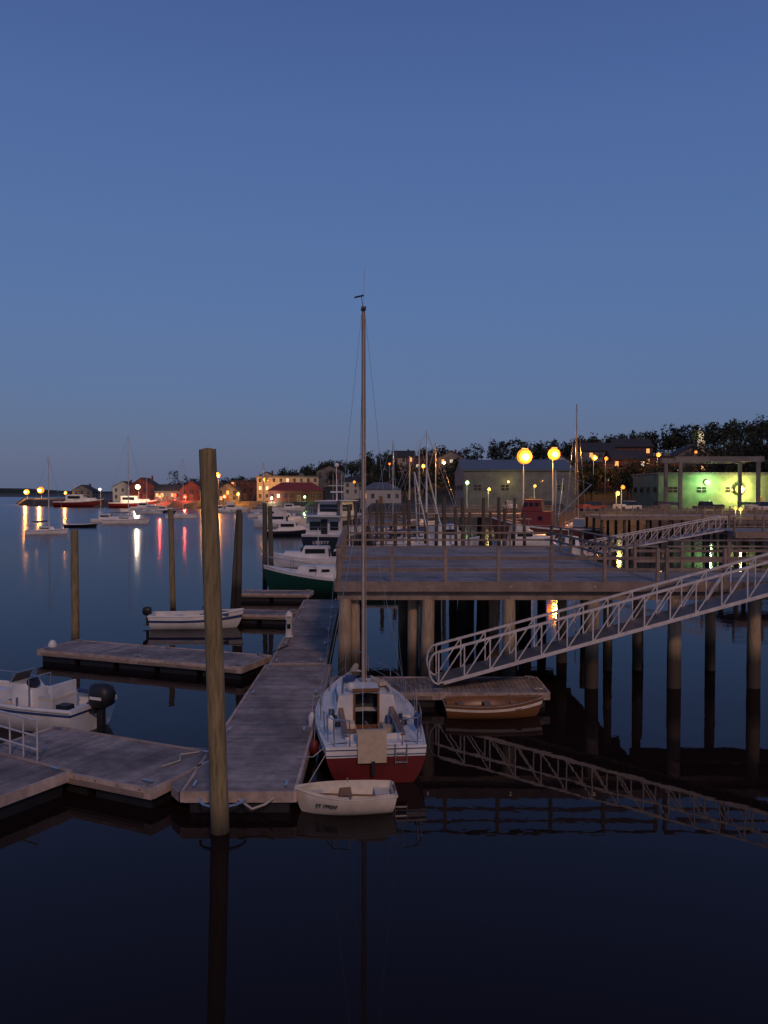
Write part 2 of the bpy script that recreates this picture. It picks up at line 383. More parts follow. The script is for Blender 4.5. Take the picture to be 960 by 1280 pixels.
# ---- lobster boat (green)
def lobster_boat(x,y,h,L=10.6,hm='green_hull',name='lobster_boat'):
    e=empty(name,(x,y,0),h)
    mb=MB(); hull(mb,L,3.2,.85,.5,[(.42,'red_paint'),(.46,'gelcoat'),(.94,hm),(1,'gelcoat')],tr=.8,rise=1.0,rake=.9,n=18,m=12,deck='gelcoat',cock=(.02,.40,1.15),rim='gelcoat',rimr=.05); mb.build('hull',e)
    mb=MB(); mb.box((L*.24,0,.45),(L*.40,2.4,.05),'deck_wood')
    ring_cabin(mb,L*.40,L*.54,1.15,1.0,.9,2.65,'gelcoat',.18); mb.box((L*.455,0,2.76),(2.0,2.4,.08),'gelcoat')
    ring_cabin(mb,L*.53,L*.80,1.0,.55,1.0,1.68,'gelcoat',.15)
    for sg in (1,-1):
        mb.box((L*.46,sg*1.09,2.2),(.9,.05,.5),'glass_and_shade_dark')
        for k in range(2): mb.box((L*(.60+.08*k),sg*(.90-.14*k),1.45),(.5,.08,.16),'glass_and_shade_dark')
    mb.beam((L*.528,-.85,2.2),(L*.528,.85,2.2),.04,.5,'glass_and_shade_dark')
    mb.cyl((L*.46,0,2.8),(L*.46,0,4.3),.035,'gelcoat'); mb.box((L*.46,0,3.4),(.06,.9,.05),'gelcoat'); mb.cyl((L*.44,.5,2.8),(L*.44,.5,5.2),.012,'gelcoat')
    mb.cyl((L*.48,-.5,2.8),(L*.48,-.5,3.0),.25,'gelcoat',n=14)
    for sg in (1,-1):
        P=[(L*.66,.95,1.8),(L*.82,.62,2.05),(L*.97,.1,2.25)]
        mb.tube([(a,sg*b,c) for a,b,c in P],.02,'steel')
        for a,b,c in P: mb.cyl((a,sg*b,c-.7),(a,sg*b,c),.018,'steel')
    mb.build('wheelhouse',e)
lobster_boat(2.6,52.6,178)

# ---- dark hulled passenger boat seen from the stern quarter
def passenger_boat(x,y,h,L=15):
    e=empty('passenger_boat',(x,y,0),h)
    mb=MB(); hull(mb,L,4.9,2.0,.8,[(.4,'red_paint'),(.955,'navy_hull'),(1,'gelcoat')],tr=.88,rise=.6,rake=1.5,n=18,m=10,deck='gelcoat',rim='gelcoat',rimr=.07); mb.build('hull',e)
    mb=MB(); ring_cabin(mb,.8,L*.78,1.95,1.4,2.0,3.9,'gelcoat',.15); mb.box((L*.36,0,4.02),(L*.75,4.3,.1),'gelcoat')
    ring_cabin(mb,3.2,L*.66,1.4,1.1,4.0,5.5,'gelcoat',.2); mb.box((L*.42,0,5.62),(7,3.2,.1),'gelcoat')
    mb.box((.79,-1.2,3.0),(.06,.9,.9),'glass_and_shade_dark'); mb.box((.79,0.9,3.0),(.06,1.2,.9),'glass_and_shade_dark'); mb.box((.78,-.1,2.9),(.06,.7,1.6),'black_rubber')
    mb.box((3.2,0,4.85),(.06,2.2,.8),'glass_and_shade_dark')
    for sg in (1,-1):
        for k in range(7): mb.box((2.2+k*1.35,sg*(1.91-k*.065),3.15),(.95,.07,.75),'glass_and_shade_dark')
        for k in range(3): mb.box((4.4+k*1.6,sg*(1.34-.03*k),4.85),(1.2,.06,.7),'glass_and_shade_dark')
        P=[(.1,2.0,2.9),(2,2.15,2.9)]; mb.tube([(a,sg*b,c) for a,b,c in P],.03,'steel')
        P=[(.6,1.9,4.9),(3.2,1.9,4.9)]; mb.tube([(a,sg*b,c) for a,b,c in P],.03,'steel')
        for a in (.6,1.4,2.2,3.1): mb.cyl((a,sg*1.9,4.1),(a,sg*1.9,4.9),.025,'steel')
    mb.tube([(.6,-1.9,4.9),(.6,1.9,4.9)],.03,'steel'); mb.tube([(.05,-1.9,2.9),(.05,1.9,2.9)],.03,'steel')
    mb.cyl((6.2,0,5.6),(6.0,0,9.6),.09,'gelcoat',.04); mb.box((6.1,0,7.3),(.1,1.8,.08),'gelcoat'); mb.box((6.1,0,6.6),(.2,1.4,.16),'gelcoat')
    mb.sphere((6.1,0,9.6),.28,'gelcoat'); mb.cyl((7.5,.8,5.6),(7.5,.8,8.8),.02,'gelcoat'); mb.cyl((5,-.9,5.6),(4.8,-.9,8.6),.02,'gelcoat')
    mb.build('superstructure',e)
    text_on(e,'LIBERTY',.5,(-.02,.95,1.1),(90,0,-90),'gelcoat')
passenger_boat(-6.6,84,78)

# ---- generic moored craft
def moored_sailboat(x,y,h,L,mh,hm='gelcoat',mast='gelcoat',furl=True):
    e=empty('moored_sailboat',(x,y,0),h)
    mb=MB(); hull(mb,L,L*.3,L*.1,.4,[(.35,'navy_hull'),(.9,hm),(.94,'blue_paint'),(1,hm)],tr=.6,rise=.35,rake=L*.12,n=14,m=8,deck='gelcoat',rim='gelcoat',rimr=.04); mb.build('hull',e)
    mb=MB(); z=L*.105; ring_cabin(mb,L*.3,L*.68,L*.10,L*.06,z,z+.5,'gelcoat',.12)
    for sg in (1,-1): mb.box((L*.45,sg*(L*.098-.03),z+.28),(L*.2,.05,.16),'glass_and_shade_dark')
    mb.build('cabin',e)
    mb=MB(); mx=L*.55
    mb.cyl((mx,0,z+.3),(mx,0,mh),.10,mast,.06,n=8)
    mb.cyl((mx-.1,0,z+1.2),(mx-L*.42,0,z+1.15),.06,mast); 
    if furl: mb.cyl((mx-.2,0,z+1.36),(mx-L*.40,0,z+1.28),.16,'blue_paint',.1)
    for sg in (1,-1):
        mb.cyl((mx,sg*L*.14,z),(mx,sg*.05,mh-.1),.016,'steel',n=4); mb.cyl((mx,0,mh*.6),(mx,sg*L*.09,mh*.6),.03,mast,n=5)
    mb.cyl((L-.2,0,z+.4),(mx,0,mh-.1),.022,'steel',n=4); mb.cyl((.1,0,z),(mx,0,mh),.016,'steel',n=4)
    for sg in (1,-1): mb.tube([(L*.02,sg*L*.09,z+.6),(L*.5,sg*L*.145,z+.65),(L*.97,0,z+.95)],.015,'steel',4)
    mb.build('mast_and_boom',e)
def moored_motorboat(x,y,h,L,hm='gelcoat',fly=False,name='moored_motorboat'):
    e=empty(name,(x,y,0),h)
    mb=MB(); hull(mb,L,L*.32,L*.11,.4,[(.35,'navy_hull'),(.93,hm),(1,'gelcoat')],tr=.85,rise=.6,rake=L*.12,n=12,m=8,deck='gelcoat',rim='gelcoat',rimr=.04); mb.build('hull',e)
    mb=MB(); z=L*.11; ring_cabin(mb,L*.25,L*.62,L*.12,L*.10,z,z+L*.15,'gelcoat',.2); ring_cabin(mb,L*.58,L*.85,L*.10,L*.05,z,z+L*.08,'gelcoat',.12)
    for sg in (1,-1): mb.box((L*.42,sg*(L*.12-.06),z+L*.095),(L*.25,.05,L*.055),'glass_and_shade_dark')
    mb.box((L*.25+.03,0,z+L*.07),(.05,L*.1,L*.1),'glass_and_shade_dark'); mb.beam((L*.605,-L*.08,z+L*.11),(L*.605,L*.08,z+L*.11),.05,L*.05,'glass_and_shade_dark')
    if fly: mb.box((L*.40,0,z+L*.19),(L*.22,L*.18,L*.07),'gelcoat'); mb.box((L*.40,0,z+L*.32),(L*.28,L*.2,.06),'canvas'); [mb.cyl((L*.3+a*L*.2,b*L*.08,z+L*.2),(L*.3+a*L*.2,b*L*.08,z+L*.32),.02,'steel') for a in (0,1) for b in (-1,1)]
    mb.cyl((L*.4,0,z+L*.15),(L*.4,0,z+L*.38),.03,'gelcoat')
    mb.build('cabin',e)
moored_sailboat(-56.2,125,20,6.4,12.3)
moored_sailboat(-58.5,166,15,9.5,18.6)
moored_sailboat(-.9,88,4,10.2,13.4)
moored_sailboat(8,97,170,9,11.0,mast='steel')
moored_sailboat(-3,112,30,9,14.0,hm='navy_hull',mast='steel')
moored_sailboat(29.0,119,80,12,20.4,hm='navy_hull',mast='far_pile')
moored_sailboat(-56,205,10,8,15.5); moored_sailboat(-68,245,170,9,13.5); moored_sailboat(-36,210,40,9,14.5); moored_sailboat(-45,270,0,8,17)
moored_sailboat(2,150,20,9,17); moored_sailboat(12,118,170,8,14,mast='steel')
moored_motorboat(-50.5,95,165,8.5,fly=False)
moored_motorboat(-56,270,10,10,fly=True); moored_motorboat(-50,262,175,9); moored_motorboat(-76,262,5,8,hm='navy_hull'); moored_motorboat(-95,300,5,11)
moored_motorboat(-38,285,0,10); moored_motorboat(-24,160,20,9); moored_motorboat(-30,190,10,9,fly=True); moored_motorboat(-16,150,170,9,fly=True)
moored_motorboat(-64,175,5,7); moored_motorboat(-18,120,15,8,hm='navy_hull'); moored_motorboat(1,102,178,9); moored_motorboat(13,93,20,8,fly=True)
moored_motorboat(-118,345,2,20,hm='red_paint',name='tugboat'); moored_motorboat(-150,365,2,22,hm='red_paint',name='tugboat'); moored_motorboat(-3,70,175,7)
moored_motorboat(20.5,84,100,7)
e=empty('tender',(-60,150,0),8); mb=MB(); hull(mb,6,1.8,.55,.1,[(.4,'navy_hull'),(1,'navy_hull')],tr=.8,rise=.4,rake=.4,n=10,m=6,inner='gelcoat',floor=.15,rim='gelcoat',rimr=.04); mb.build('hull',e)

# ---- fishing vessel with derricks
def fishing_boat(x,y,h):
    e=empty('fishing_boat',(x,y,0),h); L=15
    mb=MB(); hull(mb,L,4.8,1.8,.8,[(.4,'navy_hull'),(.94,'clap_red'),(1,'gelcoat')],tr=.75,rise=.9,rake=1.6,n=14,m=8,deck='deck_wood',rim='roof_red',rimr=.08); mb.build('hull',e)
    mb=MB(); ring_cabin(mb,6.5,11,1.6,1.3,1.9,4.0,'roof_red',.2); ring_cabin(mb,7.8,10.6,1.3,1.1,4.05,5.6,'roof_red',.2,top='roof_red')
    for sg in (1,-1):
        for k in range(3): mb.box((8.5+k*.75,sg*1.2,4.95),(.5,.06,.5),'glass_and_shade_dark')
        mb.box((8,sg*1.52,3.1),(.5,.06,.5),'glass_and_shade_dark')
        mb.beam((6,sg*.5,2),(5.6,sg*2.8,8.5),.12,.12,'steel')
    mb.cyl((6.2,0,2),(6.2,0,9.5),.12,'steel'); mb.beam((6.2,0,3),(1.5,0,7.6),.12,.12,'steel'); mb.cyl((6.2,0,9.3),(1.5,0,7.6),.02,'steel'); mb.cyl((6.2,0,9.3),(14.6,0,3.5),.02,'steel')
    mb.box((3,0,2.5),(1.5,2,1.1),'steel'); mb.build('wheelhouse',e)
fishing_boat(29,106,160)
e=empty('work_boat',(1.5,80,0),30); mb=MB(); hull(mb,10,3.2,1.1,.5,[(.4,'navy_hull'),(1,'gelcoat')],tr=.8,rise=.7,rake=1,n=12,m=8,deck='gelcoat',rim='gelcoat',rimr=.05)
ring_cabin(mb,4,7,1.1,.9,1.1,3.2,'gelcoat',.2)
for sg in (1,-1): mb.box((5.4,sg*1.03,2.5),(1.6,.05,.5),'glass_and_shade_dark'); mb.beam((3,sg*1.2,1.2),(1.8,0,8.6),.1,.1,'gelcoat')
for k in range(6): mb.cyl((2.8-k*.18,-1.0+k*.16,2.4+k),(2.8-k*.18,1.0-k*.16,2.4+k),.03,'gelcoat')
mb.cyl((5,0,3.2),(3.2,0,9.4),.06,'gelcoat'); mb.cyl((6,0,3.2),(1.8,0,8.6),.02,'steel'); mb.build('hull',e)

# ------------------------------------------------------------------ floating docks
def floating_dock(x,y,h,L,W,top=.45,seam=None):
    e=empty('floating_dock',(x,y,0),h)
    mb=MB(); p=.145; n=int(L/p); 
    for i in range(n):
        cx=-L/2+(i+.5)*L/n
        mb.box((cx,0,top-.025+R.uniform(-.004,.004)),(L/n-.011,W-.1+R.uniform(-.02,.012),.05),'deck_wood')
    mb.build('deck_boards',e)
    mb=MB()
    k=max(1,int(L/3.05)); sl=L/k
    for i in range(k):
        cx=-L/2+(i+.5)*sl
        for sg in (1,-1):
            mb.box((cx,sg*(W/2-.02),top-.085),(sl-.012,.07,.22),'edge_board')
            mb.box((cx,sg*(W/2+.03),top-.12),(sl-.4,.03,.09),'timber')
            for q in range(int(sl/.6)): mb.cyl((cx-sl/2+.3+q*.6,sg*(W/2+.015),top-.03),(cx-sl/2+.3+q*.6,sg*(W/2+.025),top-.03),.022,'steel',n=6)
    for sg in (1,-1):
        mb.box((sg*(L/2-.02),0,top-.085),(.07,W-.12,.22),'edge_board')
    mb.build('edge_boards',e)
    mb=MB()
    for i in range(max(2,int(L/1.6))):
        m_=max(2,int(L/1.6)); cx=-L/2+(i+.5)*L/m_
        mb.box((cx,0,.02),(L/m_-.25,W-.3,.46),'pontoon')
    mb.build('pontoons',e)
    mb=MB()
    for i in range(k+1):
        cx=-L/2+.3+i*(L-.6)/k
        for sg in (1,-1):
            c=(cx,sg*(W/2-.22))
            mb.box((c[0],c[1],top+.04),(.06,.05,.07),'steel'); mb.box((c[0],c[1],top+.085),(.28,.05,.03),'steel')
    mb.build('mooring_cleats',e)
    return e
floating_dock(-2.97,22.0,90.3,12.0,2.32)
floating_dock(-3.28,36.6,91.6,16.9,2.0)
floating_dock(-6.62,18.35,155.3,5.3,2.45)
floating_dock(-9.6,17.3,150.5,5.2,2.5,.50)
floating_dock(-8.75,30.1,159.5,9.0,2.2)
floating_dock(1.66,25.05,0,6.7,2.1)
floating_dock(-6.9,40.4,172,4.9,1.7)
floating_dock(-6.7,48.6,176,4.6,1.8)
mb=MB(); tri=[(-4.16,16.05),(-4.16,18.9),(-5.0,19.0),(-4.4,16.4)]
mb.add([(a,b,.432) for a,b in tri]+[(a,b,.25) for a,b in tri],[(0,1,2,3),(0,3,7,4),(1,0,4,5),(2,1,5,6),(3,2,6,7)],'deck_wood'); mb.build('dock_corner_plate')

e=empty('dock_power_pedestal',(-3.95,33.2,.46)); mb=MB(); mb.box((0,0,.03),(.36,.36,.06),'steel')
mb.loft([mb.ell((0,0),.15,.15,.06,14,.6),mb.ell((0,0),.13,.13,.75,14,.6),mb.ell((0,0),.17,.17,.8,14,.6),mb.ell((0,0),.15,.15,.98,14,.6),mb.ell((0,0),.05,.05,1.12,14,.6)],'gelcoat')
mb.box((0,-.145,.5),(.14,.02,.2),'glass_and_shade_dark'); mb.box((0,-.16,.88),(.2,.03,.08),'trim'); mb.build('body',e)
mb=MB()
pts=[(-3.2+.45*math.cos(a),15.75+.42*math.sin(a)*1.0,.42) for a in [i*math.pi/8-math.pi for i in range(9)]]
mb.tube(pts,.03,'steel',6); mb.tube([(-2.9,15.8,.4),(-2.6,15.6,.28),(-2.35,15.72,.33),(-2.2,15.82,.42)],.025,'rope',6); mb.build('pile_hoop')
mb=MB(); mb.tube([(-4.7,29.6,.5),(-4.2,30.2,.48),(-3.8,31.4,.48),(-3.9,33,.5)],.025,'black_rubber',6)
mb.tube([(-4.9,17.5,.47),(-4.6,17.9,.47),(-4.7,18.3,.47),(-4.3,18.5,.47)],.018,'rope',6); mb.build('dock_hose')
mb=MB(); mb.loft([mb.ell((-13.05,31.35),.08,.08,0),mb.ell((-13.05,31.35),.16,.16,.15),mb.ell((-13.05,31.35),.16,.16,.55),mb.ell((-13.05,31.35),.08,.08,.7)],'gelcoat'); mb.build('dock_fender')

# ------------------------------------------------------------------ piles
def pile_geo(mb,x,y,top,r,mt,lean=(0,0),bot=-1.5,n=12):
    rings=[]; k=9
    for j in range(k+1):
        z=bot+(top-bot)*j/k; f=z/top if top else 0
        rr=r*(1.04-.1*j/k)
        rings.append([(x+lean[0]*f+rr*math.cos(2*math.pi*i/n)*(1+R.uniform(-.05,.05)),y+lean[1]*f+rr*math.sin(2*math.pi*i/n)*(1+R.uniform(-.05,.05)),z+(R.uniform(-.03,.03) if j==k else 0)) for i in range(n)])
    mb.loft(rings,mt)
def wooden_pile(x,y,top,r,lean=(0,0),mt='pile_wood'):
    mb=MB(); pile_geo(mb,0,0,top,r,mt,lean)
    o=mb.build('wooden_pile'); o.location=(x,y,0)
wooden_pile(-3.14,15.2,7.33,.175,(-.21,.0))
wooden_pile(-13.4,34.6,4.9,.17,(0,0)); wooden_pile(-11.9,45,5.6,.16,(-.1,0))
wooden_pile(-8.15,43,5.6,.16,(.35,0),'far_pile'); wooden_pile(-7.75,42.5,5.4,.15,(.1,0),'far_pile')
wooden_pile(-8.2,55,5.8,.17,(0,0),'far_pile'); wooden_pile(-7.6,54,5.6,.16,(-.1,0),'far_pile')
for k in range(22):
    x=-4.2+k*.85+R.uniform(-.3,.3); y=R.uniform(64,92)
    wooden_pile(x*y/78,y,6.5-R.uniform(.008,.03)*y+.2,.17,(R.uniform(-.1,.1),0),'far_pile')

# ------------------------------------------------------------------ main pier
e=empty('pier'); DZ=3.57
def railing(mb,p,q,h=1.15,sp=1.65,mt='timber',sz=.11):
    p=Vector(p);q=Vector(q);d=q-p;n=max(1,round(d.length/sp))
    for i in range(n+1):
        c=p+d*i/n; mb.box((c.x,c.y,c.z+h/2-.17),(sz,sz,h+.28),mt,math.atan2(d.y,d.x))
    up=Vector((0,0,1))
    mb.beam(p+up*(h+.02),q+up*(h+.02),.15,.045,mt)
    for f in (.35,.68): mb.beam(p+up*h*f,q+up*h*f,.045,.10,mt)
mb=MB()
def px0(y): return -1.57-(y-26.2)*.032
n=int((43-26.25)/.15)
for i in range(n):
    y=26.35+(i+.5)*.15
    mb.box(((px0(y)+9.0)/2,y,DZ-.025+R.uniform(-.003,.003)),(9.0-px0(y)-.1,.142,.05),'pier_wood')
for i in range(int(3.2/.15)):
    y=26.35+(i+.5)*.15; mb.box((13.5,y,DZ-.028),(8.95,.142,.05),'pier_wood')
mb.build('deck_boards',e)
mb=MB()
mb.box((3.7,26.24,DZ-.15),(10.6,.12,.32),'timber'); mb.box((13.55,26.24,DZ-.155),(9,.12,.32),'timber')
mb.beam((px0(26.2),26.2,DZ-.16),(px0(43),43,DZ-.16),.12,.31,'timber'); mb.box((3.4,43.06,DZ-.16),(11.1,.12,.3),'timber')
mb.box((9.06,36.3,DZ-.16),(.12,13.3,.3),'timber'); mb.box((13.6,29.62,DZ-.16),(9,.12,.3),'timber')
for i in range(14):
    x=-1.1+i*.77; mb.box((x,34.6,DZ-.19),(.09,16.5,.27),'timber')
rows=[26.6,30.6,34.6,38.6,42.6]
for y in rows: mb.box((3.75,y,DZ-.47),(10.6,.3,.3),'timber')
mb.box((13.6,26.6,DZ-.47),(9,.3,.28),'timber'); mb.box((13.6,29.3,DZ-.47),(9,.3,.28),'timber')
for x in (-1.32,1.43,4.18,6.93): mb.cyl((x,26.17,DZ-.15),(x,26.19,DZ-.15),.04,'steel',n=8)
mb.build('beams',e)
mb=MB()
for r_,y in enumerate(rows):
    for k in range(5):
        x=-1.32+k*2.75+R.uniform(-.12,.12)*(r_>0)
        if r_==4 and k==4: continue
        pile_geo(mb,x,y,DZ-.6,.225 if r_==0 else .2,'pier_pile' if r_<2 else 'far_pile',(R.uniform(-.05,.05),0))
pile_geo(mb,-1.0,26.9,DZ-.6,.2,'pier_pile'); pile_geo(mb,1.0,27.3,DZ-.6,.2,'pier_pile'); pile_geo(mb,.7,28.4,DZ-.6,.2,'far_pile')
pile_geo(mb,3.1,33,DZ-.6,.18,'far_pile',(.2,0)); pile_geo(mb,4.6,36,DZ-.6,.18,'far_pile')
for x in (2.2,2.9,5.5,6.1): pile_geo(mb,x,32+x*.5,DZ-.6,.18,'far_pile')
for x,y,r_ in ((9.75,26.6,.17),(12.35,26.6,.22),(9.3,29.3,.17),(12.0,29.3,.19),(15.3,26.6,.2),(15.3,29.3,.2),(8.2,29.2,.15)):
    pile_geo(mb,x,y,DZ-.6,r_,'pier_pile')
mb.build('piles',e)
mb=MB()
railing(mb,(px0(26.2)+.1,26.24,DZ),(9.0,26.24,DZ)); railing(mb,(px0(26.2)+.05,26.3,DZ),(px0(43)+.05,43,DZ),sp=2.4)
railing(mb,(px0(43),43.02,DZ),(9,43.02,DZ),sp=2.2); railing(mb,(9.02,29.7,DZ),(9.02,43,DZ),sp=2.2)
railing(mb,(9.3,29.6,DZ),(18,29.6,DZ),sp=1.9); railing(mb,(9.3,26.24,DZ),(13.1,26.24,DZ),sp=1.6)
mb.build('railings',e)
mb=MB(); 
for x in range(6): mb.box((14.0+.2*x+.1-.9,25.2,DZ-.03),(.19,2.0,.05),'pier_wood')
mb.box((14,25.2,DZ-.2),(1.6,1.9,.25),'timber'); mb.build('gangway_landing',e)

# ------------------------------------------------------------------ aluminium gangways
def gangway(a,b,ya,yb,h=1.0,panels=15,hoop=True):
    e=empty('gangway'); m_='aluminium'
    A=Vector((a[0],0,a[1]));B=Vector((b[0],0,b[1])); up=Vector((0,0,h)); d=(B-A).normalized()
    for nm,y in (('near_truss',ya),('far_truss',yb)):
        mb=MB(); o=Vector((0,y,0))
        mb.beam(A+o,B+o,.06,.11,m_); mb.beam(A+o+up,B+o+up,.06,.075,m_)
        for i in range(panels+1):
            p=A+(B-A)*i/panels+o; mb.beam(p,p+up,.04,.04,m_)
            if i<panels:
                q=A+(B-A)*(i+1)/panels+o; mb.beam(p,q+up,.035,.035,m_)
        if hoop:
            c=A+o+up/2; pts=[]
            for k in range(9):
                t=math.pi/2+math.pi*k/8; pts.append(c+Vector((math.cos(t)*.3,0,math.sin(t)*h/2)))
            mb.tube(pts,.032,m_,8)
        mb.build(nm,e)
    mb=MB(); n=int((B-A).length/.3)
    for i in range(n+1):
        p=A+(B-A)*i/n; mb.beam(p+Vector((0,ya,.02)),p+Vector((0,yb,.02)),.05,.05,m_)
    mb.add([A+Vector((0,ya,.06)),B+Vector((0,ya,.06)),B+Vector((0,yb,.06)),A+Vector((0,yb,.06))],[(0,1,2,3)],'roof_metal')
    for y in (ya,yb): mb.cyl(A+Vector((.1,y-.05,-.05)),A+Vector((.1,y+.05,-.05)),.09,'black_rubber',n=12)
    mb.build('walkway',e)
gangway((1.68,.62),(13.5,3.86),24.45,25.65)
gangway((15.5,1.7),(26.2,3.7),61,62.3,panels=12)
e=empty('dock_handrail'); mb=MB()
p=Vector((-7.75,17.75,.46)); q=Vector((-10.4,19.5,.46)); up=Vector((0,0,1))
for i in range(7):
    c=p+(q-p)*i/6; mb.cyl(c,c+up*.95,.022,'aluminium')
for z in (.95,.6,.3): mb.cyl(p+up*z,q+up*z,.024,'aluminium')
mb.build('rails',e)

# ------------------------------------------------------------------ distant wharves
def wharf(x0,x1,y0,y1,z,mt='timber',name='wharf'):
    e=empty(name); mb=MB(); mb.box(((x0+x1)/2,(y0+y1)/2,z-.15),(x1-x0,y1-y0,.3),'pier_wood'); mb.box(((x0+x1)/2,y0-.1,z-.25),(x1-x0,.2,.5),mt)
    n=int((x1-x0)/2.8)
    for i in range(n+1):
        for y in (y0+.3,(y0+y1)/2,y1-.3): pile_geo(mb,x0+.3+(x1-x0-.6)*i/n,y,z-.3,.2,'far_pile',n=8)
    mb.build('deck',e); mb=MB(); railing(mb,(x0,y0,z),(x1,y0,z),1.1,2.2,mt,.14); railing(mb,(x0,y1,z),(x1,y1,z),1.1,2.2,mt,.14); mb.build('railings',e)
wharf(26.3,48,60,66,3.6); wharf(27,62,100,108,3.6); wharf(6,26,118,124,3.4); wharf(-8,4,96,99,3.0)

# ------------------------------------------------------------------ terrain
SH=[(-2500,1500),(-400,1300),(-240,900),(-215,470),(-180,400),(-107,345),(-53,305),(-15,285),(-3,240),(8,175),(20,142),(45,127),(60,118),(100,105),(200,80),(900,60)]
HX=[(-2500,1),(-240,2),(-150,2),(-70,4),(-35,9),(0,13),(65,12),(105,16),(150,22),(400,26),(900,26)]
Y0=[(-2500,1600),(-240,950),(-107,370),(-15,300),(20,235),(60,190),(100,195),(900,190)]
def lerp(T,x):
    for (a,b),(c,d) in zip(T[:-1],T[1:]):
        if x<=c: return b+(d-b)*max(0,(x-a))/(c-a)
    return T[-1][1]
def ground(x,y):
    d=y-lerp(SH,x)
    if d<-2: return -3
    base=-3+6.2*min(1,(d+2)/7.)
    t=min(1,max(0,(y-lerp(Y0,x))/85)); t=t*t*(3-2*t)
    return base+lerp(HX,x)*t
mb=MB(); xs=[-1500,-1000,-700,-500,-400,-330,-280]+[-250+6*i for i in range(95)]+[330,400,500,700,1000]; ys=[60+6*i for i in range(85)]+[600,650,720,800,900,1000,1200,1400,1700]
vs=[(x,y,ground(x,y)+(R.uniform(-.15,.15) if ground(x,y)>3.3 else 0)) for y in ys for x in xs]; nx=len(xs); fs=[];ms=[]
for j in range(len(ys)-1):
    for i in range(nx-1):
        f=(j*nx+i,j*nx+i+1,(j+1)*nx+i+1,(j+1)*nx+i); z=max(vs[k][2] for k in f)
        if z<-2.5: continue
        lo=min(vs[k][2] for k in f); fs.append(f); ms.append('rock' if lo<2.6 else ('asphalt' if z<3.6 else 'land'))
mb.add(vs,fs,ms,False); mb.build('terrain')
mb=MB(); vs=[];fs=[]
for i in range(120):
    x=-3000+i*45; z=12+7*math.sin(i*.21)+4*math.sin(i*.53+1)+R.uniform(-1,1)
    vs+=[(x,2600,-2),(x,2650,max(5,z)),(x,2900,max(5,z))]
for i in range(119):
    for k in (0,1): fs.append((i*3+k,i*3+3+k,i*3+4+k,i*3+1+k))
mb.add(vs,fs,'leaf'); mb.build('distant_hills')

